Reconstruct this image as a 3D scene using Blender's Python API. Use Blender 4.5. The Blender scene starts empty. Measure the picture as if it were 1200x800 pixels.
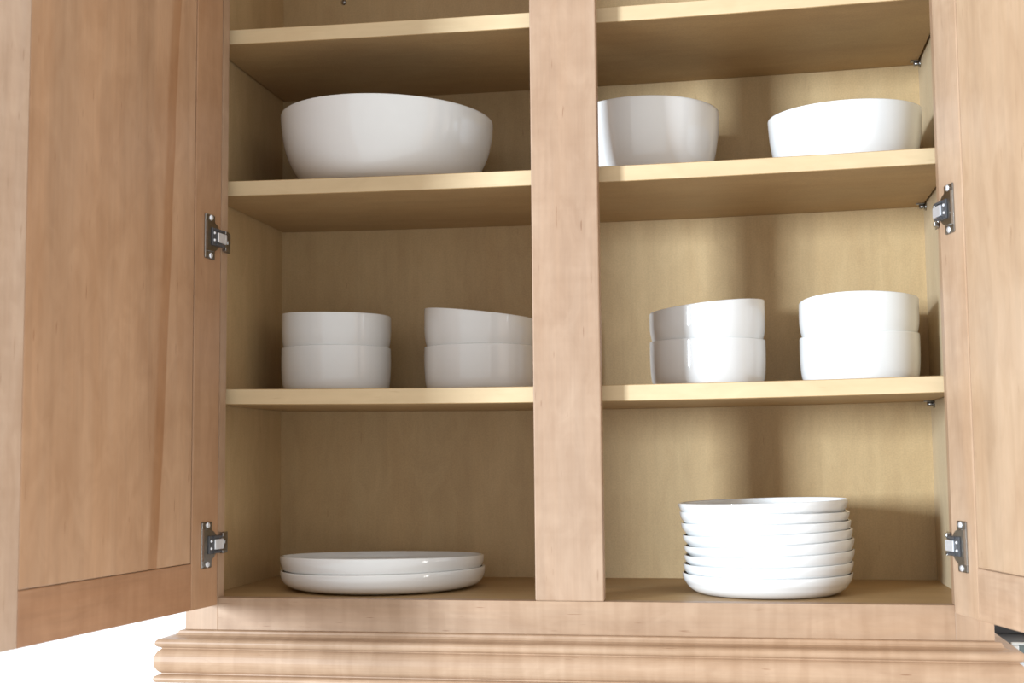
import bpy, bmesh, math, random
from mathutils import Vector, Matrix

scn = bpy.context.scene
COL = scn.collection

# ------------------------------------------------------------------ camera
CAM = Vector((0.65548, -1.47640, 0.20079))
YAW, PITCH, ROLL, FPX = 0.174159, 0.087445, -0.009260, 1528.30
_f = Vector((-math.sin(YAW) * math.cos(PITCH), math.cos(YAW) * math.cos(PITCH), math.sin(PITCH)))
_r = _f.cross(Vector((0, 0, 1))).normalized()
_u = _r.cross(_f)
_c, _s = math.cos(ROLL), math.sin(ROLL)
R_, U_ = _c * _r + _s * _u, -_s * _r + _c * _u
cd = bpy.data.cameras.new('camera')
cam = bpy.data.objects.new('camera', cd)
COL.objects.link(cam)
cam.matrix_world = Matrix(((R_.x, U_.x, -_f.x, CAM.x), (R_.y, U_.y, -_f.y, CAM.y), (R_.z, U_.z, -_f.z, CAM.z), (0, 0, 0, 1)))
cd.sensor_width = 36.0
cd.lens = FPX / 1200 * 36.0
cd.clip_start = 0.02
cd.dof.use_dof = True
cd.dof.focus_distance = 1.60
cd.dof.aperture_fstop = 6.3
scn.camera = cam

# ------------------------------------------------------------------ light
world = bpy.data.worlds.new('world')
scn.world = world
world.use_nodes = True
bg = world.node_tree.nodes['Background']
bg.inputs[0].default_value = (0.96, 0.985, 1.0, 1)
bg.inputs[1].default_value = 0.95

def window_light(name, pos, target, sx, sy, power, color):
    l = bpy.data.lights.new(name, 'AREA')
    l.shape = 'RECTANGLE'; l.size = sx; l.size_y = sy
    l.energy = power; l.color = color
    o = bpy.data.objects.new(name, l)
    COL.objects.link(o)
    o.location = pos
    o.rotation_euler = (Vector(target) - Vector(pos)).to_track_quat('-Z', 'Y').to_euler()
    return o
# daylight from the kitchen window far to the left of the camera
_a = math.atan(0.755)
window_light('window_daylight', (0.5 - 7 * math.sin(_a), 0.15 - 7 * math.cos(_a), 0.40 + 0.28), (0.5, 0.15, 0.40), 0.92, 1.25, 690, (0.77, 0.885, 1.0))

# softer daylight from a wide window to the right of the camera
_b = math.radians(74)
window_light('side_window_daylight', (0.4 + 4.5 * math.sin(_b), -0.1 - 4.5 * math.cos(_b), -0.10), (0.4, -0.1, 0.30), 2.0, 1.4, 88, (1.0, 0.97, 0.94))

scn.view_settings.view_transform = 'Standard'
scn.view_settings.look = 'None'
scn.view_settings.gamma = 1.0
scn.view_settings.use_curve_mapping = False
scn.view_settings.exposure = 0.08

# ------------------------------------------------------------------ materials
class NT:
    def __init__(self, name):
        self.m = bpy.data.materials.new(name); self.m.use_nodes = True
        self.t = self.m.node_tree; self.b = self.t.nodes['Principled BSDF']
    def n(self, typ, **kw):
        x = self.t.nodes.new(typ)
        for k, v in kw.items(): setattr(x, k, v)
        return x
    def l(self, a, b): self.t.links.new(a, b)
    def mix(self, blend, fac, a, b):
        x = self.n('ShaderNodeMix', data_type='RGBA', blend_type=blend)
        for sock, v in ((x.inputs[0], fac), (x.inputs[6], a), (x.inputs[7], b)):
            if hasattr(v, 'links'): self.l(v, sock)
            else: sock.default_value = v
        return x.outputs[2]
    def ramp(self, inp, stops):
        r = self.n('ShaderNodeValToRGB')
        els = r.color_ramp.elements
        while len(els) < len(stops): els.new(0.5)
        for e, (p, c) in zip(els, stops): e.position = p; e.color = c
        self.l(inp, r.inputs[0]); return r.outputs[0]
    def noise(self, vec, scale, detail=3, rough=0.55, dist=0.0):
        x = self.n('ShaderNodeTexNoise')
        x.inputs['Scale'].default_value = scale; x.inputs['Detail'].default_value = detail
        x.inputs['Roughness'].default_value = rough; x.inputs['Distortion'].default_value = dist
        self.l(vec, x.inputs['Vector']); return x.outputs[0]

def g(v): return (v, v, v, 1)

def wood(name, base, axis, rough=0.42, contrast=1.0, weave=0.0, streak=None, figure=0.0, spec=0.35):
    """maple: long soft bands, fine pores and flecks along one local axis; obj.color tints a board"""
    w = NT(name)
    tc = w.n('ShaderNodeTexCoord'); oi = w.n('ShaderNodeObjectInfo')
    off = w.n('ShaderNodeVectorMath', operation='SCALE'); off.inputs[0].default_value = (3.1, 5.7, 4.3)
    w.l(oi.outputs['Random'], off.inputs[3])
    add = w.n('ShaderNodeVectorMath', operation='ADD')
    w.l(tc.outputs['Object'], add.inputs[0]); w.l(off.outputs[0], add.inputs[1])
    def stretched(along, across):
        mp = w.n('ShaderNodeMapping')
        s = [across] * 3; s['xyz'.index(axis)] = along
        mp.inputs['Scale'].default_value = s
        w.l(add.outputs[0], mp.inputs['Vector']); return mp.outputs[0]
    band = w.noise(stretched(1.2, 16), 1.0, 3, 0.5, 0.6)
    fine = w.noise(stretched(6, 260), 1.0, 2, 0.6)
    blotch = w.noise(stretched(3.5, 14.0), 1.0, 4, 0.6, 0.4)
    fleck = w.noise(stretched(28, 330), 1.0, 1, 0.5)
    c = w.mix('MULTIPLY', 1.0, (*base, 1), w.ramp(band, [(0.25, g(1 - 0.15 * contrast)), (0.5, g(1.0)), (0.75, (1 + .05 * contrast, 1 + .03 * contrast, 1, 1))]))
    c = w.mix('MULTIPLY', 1.0, c, w.ramp(blotch, [(0.3, (1 - .12 * contrast, 1 - .18 * contrast, 1 - .24 * contrast, 1)), (0.65, g(1.0))]))
    c = w.mix('MULTIPLY', 1.0, c, w.ramp(fine, [(0.3, g(1 - 0.06 * contrast)), (0.6, g(1.0))]))
    c = w.mix('MULTIPLY', 1.0, c, w.ramp(fleck, [(0.74, g(1.0)), (0.80, (1 - .28 * contrast, 1 - .36 * contrast, 1 - .42 * contrast, 1))]))
    cloud = w.noise(stretched(16, 40), 1.0, 3, 0.6, 0.8)
    c = w.mix('MULTIPLY', 1.0, c, w.ramp(cloud, [(0.32, (1 - .10 * contrast, 1 - .13 * contrast, 1 - .15 * contrast, 1)), (0.68, (1.03, 1.03, 1.04, 1))]))
    if figure:      # ripples across the grain
        mp = w.n('ShaderNodeMapping'); s = [9, 9, 9]; s['xyz'.index(axis)] = 75
        mp.inputs['Scale'].default_value = s; w.l(add.outputs[0], mp.inputs['Vector'])
        fg = w.noise(mp.outputs[0], 1.0, 2, 0.5, 0.3)
        c = w.mix('MULTIPLY', 1.0, c, w.ramp(fg, [(0.35, (1 - figure * .8, 1 - figure, 1 - figure * 1.2, 1)), (0.62, g(1.0))]))
    if weave:
        mp = w.n('ShaderNodeMapping'); mp.inputs['Scale'].default_value = (520, 520, 520)
        w.l(add.outputs[0], mp.inputs['Vector'])
        wv = w.noise(mp.outputs[0], 1.0, 1, 0.5)
        c = w.mix('MULTIPLY', 1.0, c, w.ramp(wv, [(0.35, g(1 - weave)), (0.65, g(1.0))]))
    if streak:      # darker heartwood streak leaning across the board: x = x0 + k z
        x0, k, wd = streak
        sep = w.n('ShaderNodeSeparateXYZ'); w.l(tc.outputs['Object'], sep.inputs[0])
        m1 = w.n('ShaderNodeMath', operation='MULTIPLY_ADD'); w.l(sep.outputs[2], m1.inputs[0]); m1.inputs[1].default_value = -k; m1.inputs[2].default_value = -x0
        m2 = w.n('ShaderNodeMath', operation='ADD'); w.l(sep.outputs[0], m2.inputs[0]); w.l(m1.outputs[0], m2.inputs[1])
        wob = w.noise(stretched(4, 4), 1.0, 2)
        m3 = w.n('ShaderNodeMath', operation='MULTIPLY_ADD'); w.l(wob, m3.inputs[0]); m3.inputs[1].default_value = 0.012; w.l(m2.outputs[0], m3.inputs[2])
        m4 = w.n('ShaderNodeMath', operation='DIVIDE'); w.l(m3.outputs[0], m4.inputs[0]); m4.inputs[1].default_value = wd
        c = w.mix('MULTIPLY', 1.0, c, w.ramp(m4.outputs[0], [(0.0, g(1.0)), (0.10, (.80, .70, .60, 1)), (0.72, (.84, .76, .68, 1)), (1.0, g(1.0))]))
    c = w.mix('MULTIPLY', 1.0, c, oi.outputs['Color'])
    w.l(c, w.b.inputs['Base Color'])
    w.b.inputs['Roughness'].default_value = rough
    w.b.inputs['Specular IOR Level'].default_value = spec
    bp = w.n('ShaderNodeBump'); bp.inputs['Strength'].default_value = 0.06; bp.inputs['Distance'].default_value = 0.0006
    w.l(fine, bp.inputs['Height']); w.l(bp.outputs[0], w.b.inputs['Normal'])
    return w.m

def plain(name, color, rough=0.5, metal=0.0, spec=0.5, mottle=0.05, scale=40, coat=0.0):
    w = NT(name)
    tc = w.n('ShaderNodeTexCoord')
    nz = w.noise(tc.outputs['Object'], scale, 3)
    c = w.mix('MULTIPLY', 1.0, (*color, 1), w.ramp(nz, [(0.3, g(1 - mottle)), (0.7, g(1.0))]))
    w.l(c, w.b.inputs['Base Color'])
    w.b.inputs['Roughness'].default_value = rough
    w.b.inputs['Metallic'].default_value = metal
    w.b.inputs['Specular IOR Level'].default_value = spec
    w.b.inputs['Coat Weight'].default_value = coat
    w.b.inputs['Coat Roughness'].default_value = 0.04
    return w.m

MAPLE = (0.445, 0.302, 0.198)
M = {
    'maple_z': wood('maple_upright', MAPLE, 'z', figure=0.04),
    'maple_x': wood('maple_level', MAPLE, 'x', figure=0.12),
    'panel_l': wood('maple_panel_streaked', MAPLE, 'z', contrast=1.1, streak=(0.1385, -0.055, 0.022)),
    'panel_r': wood('maple_panel', MAPLE, 'z', contrast=0.9),
    'veneer_z': wood('maple_veneer_upright', (0.585, 0.42, 0.22), 'z', rough=0.5, contrast=0.55, weave=0.10),
    'veneer_x': wood('maple_veneer_level', (0.48, 0.315, 0.148), 'x', rough=0.5, contrast=0.55, weave=0.10),
    'edge': wood('maple_edge_band', (0.66, 0.50, 0.295), 'x', rough=0.45, contrast=0.45),
    'glaze': plain('white_glaze', (0.86, 0.86, 0.845), rough=0.07, spec=0.5, mottle=0.015, scale=60, coat=0.25),
    'steel': plain('nickel_steel', (0.42, 0.41, 0.39), rough=0.28, metal=1.0, mottle=0.15, scale=200),
    'bright': plain('bright_steel', (0.88, 0.89, 0.92), rough=0.42, metal=0.65, mottle=0.05, scale=200),
    'wall': plain('white_wall_paint', (0.86, 0.87, 0.89), rough=0.7, spec=0.2, mottle=0.02, scale=14),
    'dark': plain('dark_grey_plastic', (0.07, 0.07, 0.075), rough=0.4, mottle=0.2, scale=60),
    'pale': plain('pale_trim', (0.75, 0.78, 0.78), rough=0.4),
    'glass': plain('grey_green_glass', (0.16, 0.20, 0.20), rough=0.15),
    'rubber': plain('clear_grey_rubber', (0.45, 0.47, 0.47), rough=0.3),
}

# ------------------------------------------------------------------ helpers
def link(name, me, mat, parent=None, smooth=False):
    o = bpy.data.objects.new(name, me)
    COL.objects.link(o)
    for m in (mat if isinstance(mat, (list, tuple)) else [mat]): me.materials.append(M[m])
    if smooth: me.polygons.foreach_set('use_smooth', [True] * len(me.polygons))
    if parent: o.parent = parent
    return o

def empty(name, loc=(0, 0, 0), parent=None, rz=0.0):
    o = bpy.data.objects.new(name, None)
    COL.objects.link(o); o.location = loc; o.rotation_euler = (0, 0, rz)
    o.empty_display_size = 0.05
    if parent: o.parent = parent
    return o

def add_box(bm, x0, x1, y0, y1, z0, z1, bev=0.0, seg=2):
    t = bmesh.new()
    bmesh.ops.create_cube(t, size=1.0)
    for v in t.verts:
        v.co = Vector((x0 + (v.co.x + .5) * (x1 - x0), y0 + (v.co.y + .5) * (y1 - y0), z0 + (v.co.z + .5) * (z1 - z0)))
    if bev: bmesh.ops.bevel(t, geom=list(t.edges), offset=bev, segments=seg, affect='EDGES', profile=0.5)
    me = bpy.data.meshes.new('tmp'); t.to_mesh(me); t.free()
    bm.from_mesh(me); bpy.data.meshes.remove(me)

def mesh(bm, name):
    bmesh.ops.recalc_face_normals(bm, faces=bm.faces)
    me = bpy.data.meshes.new(name); bm.to_mesh(me); bm.free(); return me

def box(name, x0, x1, y0, y1, z0, z1, mat, parent, bev=0.001, tint=None):
    bm = bmesh.new(); add_box(bm, x0, x1, y0, y1, z0, z1, bev)
    o = link(name, mesh(bm, name), mat, parent)
    if tint: o.color = (*tint, 1)
    return o

def tag(o, label, cat=None, group=None):
    o['label'] = label
    if cat: o['category'] = cat
    if group: o['group'] = group

# ------------------------------------------------------------------ setting
YB = 0.3023           # front of the cabinet's back panel
bm = bmesh.new(); add_box(bm, -2.2, 2.6, YB + 0.010, YB + 0.11, -0.9, 1.6)
w = link('wall_back', mesh(bm, 'wall_back'), 'wall'); w['kind'] = 'structure'

# ------------------------------------------------------------------ cabinet
W, TOP = 0.914, 1.04
ZR, ZF = 0.0371, 0.0356
SL, SR = 0.4197, 0.4976
XL, XR = 0.0067, 0.8990
LST, RST = 0.040, 0.8745
cab = empty('wall_cabinet')
tag(cab, 'maple wall cabinet with both doors open, shelves of white dishes inside', 'cabinet')
ff = empty('face_frame', parent=cab)
FT = 0.019
box('stile', 0, LST, 0, FT, 0, TOP, 'maple_z', ff, 0.0005)
box('stile', RST, W, 0, FT, 0, TOP, 'maple_z', ff, 0.0005, (1.02, 1.0, .98))
box('centre_stile', SL, SR, 0, FT, ZR, TOP - 0.04, 'maple_z', ff, 0.0016, (1.0, 1.0, 1.02))
box('rail', LST, RST, 0.0001, FT, 0, ZR, 'maple_x', ff, 0.0004)
box('rail', LST, RST, 0.0003, FT, TOP - 0.04, TOP, 'maple_x', ff, 0.0008)
box('side_panel', 0, XL, FT, YB + 0.006, 0, TOP, 'veneer_z', cab, 0)
box('side_panel', XR, W, FT, YB + 0.006, 0, TOP, 'veneer_z', cab, 0, (1.06, 1.18, 1.45))  # same veneer, tinted paler to stand in for brighter daylight here
bp = box('back_panel', XL, XR, YB, YB + 0.006, 0.0, TOP, 'veneer_z', cab, 0)
box('bottom_panel', XL, XR, FT, YB, ZF - 0.018, ZF, 'veneer_x', cab, 0)
box('top_panel', XL, XR, FT, YB, TOP - 0.03, TOP - 0.012, 'veneer_x', cab, 0)

ZS = {'A': 0.7367, 'B': 0.5442, 'C': 0.2861}
SAG, ST, YS = 0.0043, 0.019, 0.0345
def sag(x): return -SAG * (1 - ((x - 0.457) / 0.45) ** 2)
def shelf(z0):
    x0, x1, y0, y1, n = 0.0090, 0.8958, YS, YB - 0.001, 24
    b = bmesh.new(); rows = []
    ch = 0.0007
    prof = [(y0, -ST + ch), (y0, -ch), (y0 + ch, 0), (y1, 0), (y1, -ST), (y0 + ch, -ST)]
    for i in range(n + 1):
        x = x0 + (x1 - x0) * i / n
        rows.append([b.verts.new((x, y, z0 + z + sag(x))) for y, z in prof])
    k = len(prof)
    for i in range(n):
        for j in range(k):
            f = b.faces.new((rows[i][j], rows[i][(j + 1) % k], rows[i + 1][(j + 1) % k], rows[i + 1][j]))
            f.material_index = 1 if j == 0 else 0
    b.faces.new(rows[0]); b.faces.new(rows[-1][::-1])
    o = link('shelf', mesh(b, 'shelf'), ['veneer_x', 'edge'], cab)
    return o
for z in ZS.values(): shelf(z)

def cyl(bm, c, axis, r, h, n=16, r2=None):
    rot = Vector((0, 0, 1)).rotation_difference(Vector(axis)).to_matrix().to_4x4()
    bmesh.ops.create_cone(bm, cap_ends=True, segments=n, radius1=r, radius2=r if r2 is None else r2, depth=h, matrix=Matrix.Translation(c) @ rot)

def ball(bm, c, r, sc=(1, 1, 1)):
    bmesh.ops.create_uvsphere(bm, u_segments=12, v_segments=8, radius=r, matrix=Matrix.Translation(c) @ Matrix.Diagonal((*sc, 1)))

for z, y in ((ZS['A'], 0.281), (ZS['B'], 0.277), (ZS['C'], 0.270)):
    b = bmesh.new()
    zz = z + sag(0.89) - ST
    cyl(b, (XR - 0.004, y, zz - 0.0045), (1, 0, 0), 0.0030, 0.010)
    cyl(b, (XR - 0.001, y, zz - 0.0045), (1, 0, 0), 0.0050, 0.002)
    add_box(b, XR - 0.013, XR - 0.0025, y - 0.004, y + 0.004, zz - 0.0016, zz - 0.0002, 0.0004)
    tag(link('shelf_pin', mesh(b, 'shelf_pin'), 'steel', cab, True), 'small metal shelf pin')
b = bmesh.new(); cyl(b, (0.0986, YB - 0.0012, 0.8605), (0, -1, 0), 0.0042, 0.0026, 16, 0.0030)
cyl(b, (0.0986, YB - 0.0026, 0.8605), (0, -1, 0), 0.0014, 0.0012, 6)
link('screw', mesh(b, 'screw'), 'steel', bp, True)

# light-rail moulding swept round the left side, the front and the right side
def arc(c, r, a0, a1, n, sx=1.0):
    return [(c[0] + sx * r * math.cos(math.radians(a0 + (a1 - a0) * i / n)), c[1] + r * math.sin(math.radians(a0 + (a1 - a0) * i / n))) for i in range(n + 1)]
prof = [(0, 0), (0.0046, -0.0003), (0.0060, -0.0011), (0.0064, -0.0034), (0.0085, -0.0058), (0.0130, -0.0072), (0.0185, -0.0078)]
prof += arc((0.0205, -0.0132), 0.0052, 80, -80, 8, 1.15)
prof += [(0.0205, -0.0188)]
prof += arc((0.0170, -0.0338), 0.0146, 72, -72, 12, 0.72)
prof += [(0.0205, -0.0488)]
prof += arc((0.0218, -0.0540), 0.0047, 80, -90, 8, 1.25)
prof += [(0.0, -0.0590)]
b = bmesh.new()
path = [lambda d: (-d, YB + 0.008), lambda d: (-d, -d), lambda d: (W + d, -d), lambda d: (W + d, YB + 0.008)]
rings = [[b.verts.new((*pf(d), z)) for d, z in prof] for pf in path]
for i in range(3):
    for j in range(len(prof) - 1):
        b.faces.new((rings[i][j], rings[i][j + 1], rings[i + 1][j + 1], rings[i + 1][j]))
# underside closed to the cabinet bottom, and back ends
b.faces.new((rings[0][-1], rings[1][-1], rings[2][-1], rings[3][-1]))
b.faces.new([rings[0][0], rings[1][0], rings[2][0], rings[3][0]])
b.faces.new(rings[0][::-1] + [rings[3][i] for i in range(len(prof))])
mo = link('light_rail_moulding', mesh(b, 'moulding'), 'maple_x', cab)
mo.color = (1.06, 1.06, 1.06, 1)

# ------------------------------------------------------------------ doors
DZ0, DZ1, DT = 0.0295, TOP - 0.028, 0.019
DW = 0.416
def door(side, xh, yh, ang, hz, tints):
    L = side == 'L'
    d = Vector(((-1 if L else 1) * math.sin(ang), -math.cos(ang), 0))
    root = empty('door', (xh, yh, 0), cab, math.atan2(d.y, d.x))
    s = 1 if L else -1          # local +Y or -Y is the inner face
    sw, rw = 0.0585, 0.0525
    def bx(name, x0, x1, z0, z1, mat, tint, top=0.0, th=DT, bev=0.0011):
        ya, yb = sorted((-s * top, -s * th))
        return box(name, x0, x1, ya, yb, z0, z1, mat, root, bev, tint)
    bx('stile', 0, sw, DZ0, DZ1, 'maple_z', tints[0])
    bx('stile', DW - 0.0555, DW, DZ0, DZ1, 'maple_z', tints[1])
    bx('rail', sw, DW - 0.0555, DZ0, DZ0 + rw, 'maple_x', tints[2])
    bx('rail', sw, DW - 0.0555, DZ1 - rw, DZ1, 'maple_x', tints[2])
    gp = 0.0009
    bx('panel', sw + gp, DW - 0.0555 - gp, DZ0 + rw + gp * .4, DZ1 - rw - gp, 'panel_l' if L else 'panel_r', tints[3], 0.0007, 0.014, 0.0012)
    bx('panel_backing', sw - 0.004, DW - 0.0515, DZ0 + rw - 0.004, DZ1 - rw + 0.004, 'panel_r', (.5, .4, .35), 0.006, 0.013, 0)
    Y = lambda v: s * v          # distance above the inner face
    def ybox(bm, x0, x1, ya, yb, z0, z1, bev=0.0004):
        lo, hi = sorted((Y(ya), Y(yb))); add_box(bm, x0, x1, lo, hi, z0, z1, bev)
    for z in hz:
        b = bmesh.new()          # cup flange: long plate with two screw tabs and a rounded cup cover
        ybox(b, 0.0165, 0.0390, 0.0001, 0.0020, z - 0.0265, z + 0.0265, 0.0012)
        n = 14
        out = [(0.0385, -0.019), (0.0385, 0.019)]
        out += [(0.0255 - 0.0175 * math.sin(math.pi * i / n), 0.0185 * math.cos(math.pi * i / n)) for i in range(n + 1)]
        lo = [b.verts.new((x, Y(0.0002), z + q)) for x, q in out]; hi = [b.verts.new((x, Y(0.0042), z + q * .94)) for x, q in out]
        b.faces.new(lo); b.faces.new(hi)
        for i in range(len(out)): b.faces.new((lo[i], lo[(i + 1) % len(out)], hi[(i + 1) % len(out)], hi[i]))
        link('hinge_plate', mesh(b, 'hinge_plate'), 'steel', root)
        b = bmesh.new()          # dark well with the link arms
        ybox(b, 0.0065, 0.0300, 0.0040, 0.0062, z - 0.0105, z + 0.0105, 0.0008)
        for q in (-0.0085, 0.0085): ybox(b, 0.0035, 0.022, 0.004, 0.0080, z + q - 0.0012, z + q + 0.0012, 0.0003)
        link('hinge_cup', mesh(b, 'hinge_cup'), 'dark', root)
        b = bmesh.new()          # bright bent link reaching the frame
        ybox(b, 0.0020, 0.0190, 0.0058, 0.0078, z - 0.0060, z + 0.0060, 0.0008)
        ybox(b, -0.0015, 0.0035, 0.0040, 0.0078, z - 0.0060, z + 0.0060, 0.0012)
        tag(link('hinge_arm', mesh(b, 'hinge_arm'), 'bright', root), 'bright bent steel hinge arm')
        for q in (-0.0225, 0.0225):
            b = bmesh.new(); cyl(b, (0.0265, Y(0.0026), z + q), (0, s, 0), 0.0036, 0.0014, 14, 0.0026)
            link('hinge_screw', mesh(b, 'hinge_screw'), 'bright', root)
        for q in (-0.0042, 0.0042):
            b = bmesh.new(); ball(b, (0.0262, Y(0.0063), z + q), 0.0017)
            link('hinge_rivet', mesh(b, 'hinge_rivet'), 'bright', root, True)
        # frame clip on the inner edge of the cabinet stile (cabinet coordinates turned into the door's)
        inv = Matrix.Translation((xh, yh, 0)) @ Matrix.Rotation(math.atan2(d.y, d.x), 4, 'Z')
        inv = inv.inverted()
        b = bmesh.new()
        ex = LST if L else RST
        k = 1 if L else -1
        xs = sorted((ex + k * 0.0002, ex + k * 0.0026))
        add_box(b, xs[0], xs[1], 0.0035, FT + 0.004, z - 0.0125, z + 0.0125, 0.0010)
        xs = sorted((ex + k * 0.002, ex + k * 0.0065))
        for q in (-0.0098, 0.0098): add_box(b, xs[0], xs[1], -0.001, 0.008, z + q - 0.0022, z + q + 0.0022, 0.0008)
        cyl(b, (ex + k * 0.003, 0.0135, z), (k, 0, 0), 0.0030, 0.0020, 12, 0.0022)
        b.transform(inv)
        link('hinge_clip', mesh(b, 'hinge_clip'), 'steel', root)
    b = bmesh.new()
    cyl(b, (DW - 0.012, Y(0.0012), DZ0 + 0.050), (0, s, 0), 0.0045, 0.0022, 16, 0.0035)
    link('bumper', mesh(b, 'bumper'), 'rubber', root, True)
    return root
HZ = (0.1012, 0.4625)
dl = door('L', 0.0426, -0.0078, 0.1202, HZ, [(.92, .80, .69), (1.12, 1.22, 1.38), (.82, .66, .54), (1.02, .93, .84)])  # warm board tints partly stand in for bounced light; boards differ too
dr = door('R', 0.8728, -0.0100, 0.2586, (0.1018, 0.4600), [(1.20, 1.22, 1.24), (1.2, 1.2, 1.2), (1.20, 1.20, 1.22), (1.22, 1.24, 1.22)])  # boards tinted lighter, partly standing in for stronger daylight on this door
tag(dl, 'left door swung open, darker bottom rail, streaked panel')
tag(dr, 'right door swung open, boards paled partly to suggest daylight')

# ------------------------------------------------------------------ dishes
def smooth(t): t = max(0.0, min(1.0, t)); return t * t * (3 - 2 * t)
def spline(pts, n=6):
    out = []
    for i in range(len(pts) - 1):
        p0, p1, p2, p3 = pts[max(i - 1, 0)], pts[i], pts[i + 1], pts[min(i + 2, len(pts) - 1)]
        for k in range(n):
            t = k / n
            out.append(tuple(0.5 * (2 * p1[j] + (p2[j] - p0[j]) * t + (2 * p0[j] - 5 * p1[j] + 4 * p2[j] - p3[j]) * t * t + (3 * p1[j] - p0[j] - 3 * p2[j] + p3[j]) * t ** 3) for j in (0, 1)))
    out.append(pts[-1]); return out

def dish(name, x, y, z, r, h, outer, th, rim=(0, 0, 0, 0), floor_th=0.005, seg=96, keep=0.35):
    """lathe of a hand-made dish. outer: (radius, height) fractions of r, h from foot to rim; rim = uneven rim height:
    a cos p + b sin p + c cos 2p + d sin 2p, in metres, fading out towards the foot"""
    o = [(rr * r, zz * h) for rr, zz in spline(outer)]
    pts = [(0, 0.0012), (o[0][0] - 0.006, 0.0012), (o[0][0] - 0.004, 0.0)] + o
    R, H = o[-1]
    pts += [(R - th * .12, H + th * .28), (R - th * .5, H + th * .42), (R - th * .88, H + th * .28)]
    inner = [(max(a - th, 0.002), max(c, floor_th)) for a, c in reversed(o)]
    inner = [q for q in inner if q[1] > floor_th] + [(o[0][0] * 0.9, floor_th + 0.0004), (o[0][0] * 0.5, floor_th), (0, floor_th)]
    pts += inner
    b = bmesh.new(); rings = []
    for rr, zz in pts:
        if rr == 0: rings.append([b.verts.new((0, 0, zz))]); continue
        ring = []
        wgt = smooth((zz / h - keep) / (1 - keep))
        for i in range(seg):
            p = 2 * math.pi * i / seg
            dz = rim[0] * math.cos(p) + rim[1] * math.sin(p) + rim[2] * math.cos(2 * p) + rim[3] * math.sin(2 * p)
            ring.append(b.verts.new((rr * math.cos(p), rr * math.sin(p), zz + wgt * dz)))
        rings.append(ring)
    for a, c in zip(rings[:-1], rings[1:]):
        for i in range(seg):
            j = (i + 1) % seg
            if len(a) == 1: b.faces.new((a[0], c[j], c[i]))
            elif len(c) == 1: b.faces.new((a[i], a[j], c[0]))
            else: b.faces.new((a[i], a[j], c[j], c[i]))
    ob = link(name, mesh(b, name), 'glaze', None, True)
    ob.location = (x, y, z)
    return ob

BIG = [(.60, 0), (.66, .02), (.77, .12), (.87, .30), (.945, .53), (.985, .77), (1.0, 1.0)]
MED = [(.66, 0), (.72, .02), (.82, .12), (.895, .30), (.95, .52), (.985, .77), (1.0, 1.0)]
MED_WIDE = [(.74, 0), (.79, .02), (.87, .11), (.93, .30), (.97, .56), (.99, .80), (1.0, 1.0)]
SMALL = [(.80, 0), (.86, .015), (.912, .07), (.937, .15), (.950, .26), (.980, .40), (.998, .56), (1.002, .80), (1.0, 1.0)]
PLATE = [(.76, 0), (.815, .04), (.88, .17), (.925, .33), (.955, .50), (.982, .67), (.997, .85), (1.0, 1.0)]
SMALL_STRAIGHT = [(.80, 0), (.875, .015), (.94, .08), (.975, .19), (.993, .38), (1.002, .68), (1.0, 1.0)]
PLATE_WIDE = [(.80, 0), (.86, .05), (.925, .17), (.97, .38), (.992, .62), (1.0, .84), (1.0, 1.0)]
e = 0.0003
def on(shelf_key, x): return ZS[shelf_key] + sag(x) + e
o = dish('serving_bowl', 0.2035, 0.160, on('B', .2035), 0.1395, 0.0975, BIG, 0.0048, (-0.004, -0.001, 0, 0))
tag(o, 'very wide white serving bowl on the shelf above the small bowls, rim dipping', 'bowl')
o = dish('serving_bowl', 0.5395, 0.198, on('B', .54), 0.0962, 0.0975, MED, 0.0042, (0, -0.0025, 0, 0))
tag(o, 'deep white serving bowl partly hidden behind the centre stile', 'bowl')
o = dish('serving_bowl', 0.7890, 0.165, on('B', .788), 0.0936, 0.0735, MED_WIDE, 0.0042, (0.0015, 0.003, 0, 0))
tag(o, 'shallower white serving bowl by the right side panel, sunlit, rim sloping up', 'bowl')

SB = [  # x, rim of the lower bowl, rim of the upper bowl, wording
    (0.1213, (0, 0, 0, 0), (-0.0020, 0.000, 0.001, 0), 'level stack by the streaked left door'),
    (0.3175, (0, 0.001, 0, 0), (-0.0082, 0.002, 0, 0), 'stack half tucked behind the centre stile'),
    (0.6135, (0, 0.001, 0, 0), (0.0070, 0.001, 0, 0), 'stack crossed by the shadow of the centre stile'),
    (0.8015, (0.001, 0, 0, 0), (0.001, -0.0050, 0, 0.001), 'sunlit stack beside the right side panel'),
]
PITCH_B, HB, RB = 0.0435, 0.0603, 0.0730
for x, ra, rb, wd in SB:
    z = on('C', x)
    o = dish('small_bowl', x, 0.200, z, RB, HB, SMALL_STRAIGHT, 0.0027, ra, 0.004)
    tag(o, 'lower small white bowl of the ' + wd, 'bowl', 'small bowls stacked in pairs')
    o = dish('small_bowl', x + 0.0002, 0.200, z + PITCH_B, RB, HB, SMALL, 0.0027, rb, 0.004)
    tag(o, 'upper small white bowl of the ' + wd, 'bowl', 'small bowls stacked in pairs')

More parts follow.
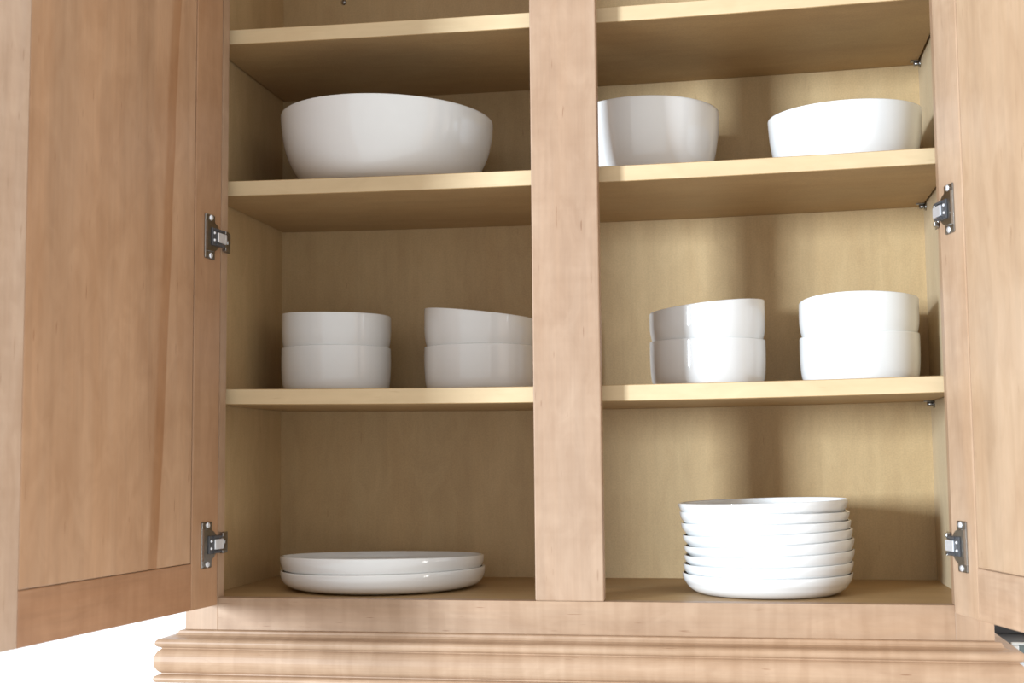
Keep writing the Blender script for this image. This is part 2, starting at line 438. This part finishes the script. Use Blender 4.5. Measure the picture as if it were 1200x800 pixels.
o = dish('dinner_plate', 0.1975, 0.160, ZF + e, 0.1305, 0.0230, PLATE_WIDE, 0.0036, (0.0018, -0.001, 0, 0), 0.004, 128, 0.2)
tag(o, 'lower of the two wide white plates on the cabinet bottom', 'plate', 'wide plates')
o = dish('dinner_plate', 0.1965, 0.160, ZF + e + 0.0158, 0.1300, 0.0230, PLATE_WIDE, 0.0036, (0.0004, -0.0045, 0, 0), 0.004, 128, 0.2)
tag(o, 'upper of the two wide white plates on the cabinet bottom', 'plate', 'wide plates')

offs = [0.0, .0012, .0025, .0026, .0012, -.0003, -.0018, -.0031]
rimz = [((.0585 + .0585) / 2, 0), ((.074 + .070) / 2, .002), ((.0877 + .078) / 2, .0045), ((.1025 + .089) / 2, .006), ((.114 + .104) / 2, .005), ((.121 + .1178) / 2, .002), (.131, 0), (.1435, .0030)]
ordn = ['lowest', 'second from the bottom', 'third from the bottom', 'fourth from the bottom', 'fourth from the top', 'third from the top', 'second from the top', 'topmost']
HP = 0.0235
for i in range(8):
    z = ZF + e + i * 0.01205
    top = z + HP
    o = dish('side_plate', 0.6795 + offs[i], 0.128, z, 0.1002, HP, PLATE, 0.0022, (rimz[i][1] * .8, 0, 0, 0), 0.004, 112, 0.2)
    tag(o, 'white side plate, ' + ordn[i] + ' in the tall stack of eight', 'plate', 'side plates in a tall stack')

# ------------------------------------------------------------------ beyond the right end of the cabinet
ap = empty('dark_slab', (1.2, 0.25, -0.06))  # unidentified dark object, built as a plain trimmed slab
tag(ap, 'dark grey slab with pale trim and glass front beyond the cabinet, under the right door', 'shelf')
def apb(name, x0, x1, y0, y1, z0, z1, m):
    o = box(name, x0 - 1.2, x1 - 1.2, y0 - .25, y1 - .25, z0 + .06, z1 + .06, m, ap, 0.0008)
apb('slab', 0.953, 1.45, 0.190, YB + 0.0095, -0.044, -0.0275, 'dark')
apb('upstand', 0.953, 1.45, 0.270, YB + 0.0095, -0.0275, -0.013, 'dark')
apb('trim', 0.965, 1.45, 0.184, 0.1895, -0.0298, -0.0265, 'pale')
apb('glass_front', 0.974, 1.45, 0.186, 0.1895, -0.042, -0.0302, 'glass')
apb('bracket', 0.965, 0.9735, 0.184, 0.1895, -0.042, -0.0300, 'pale')
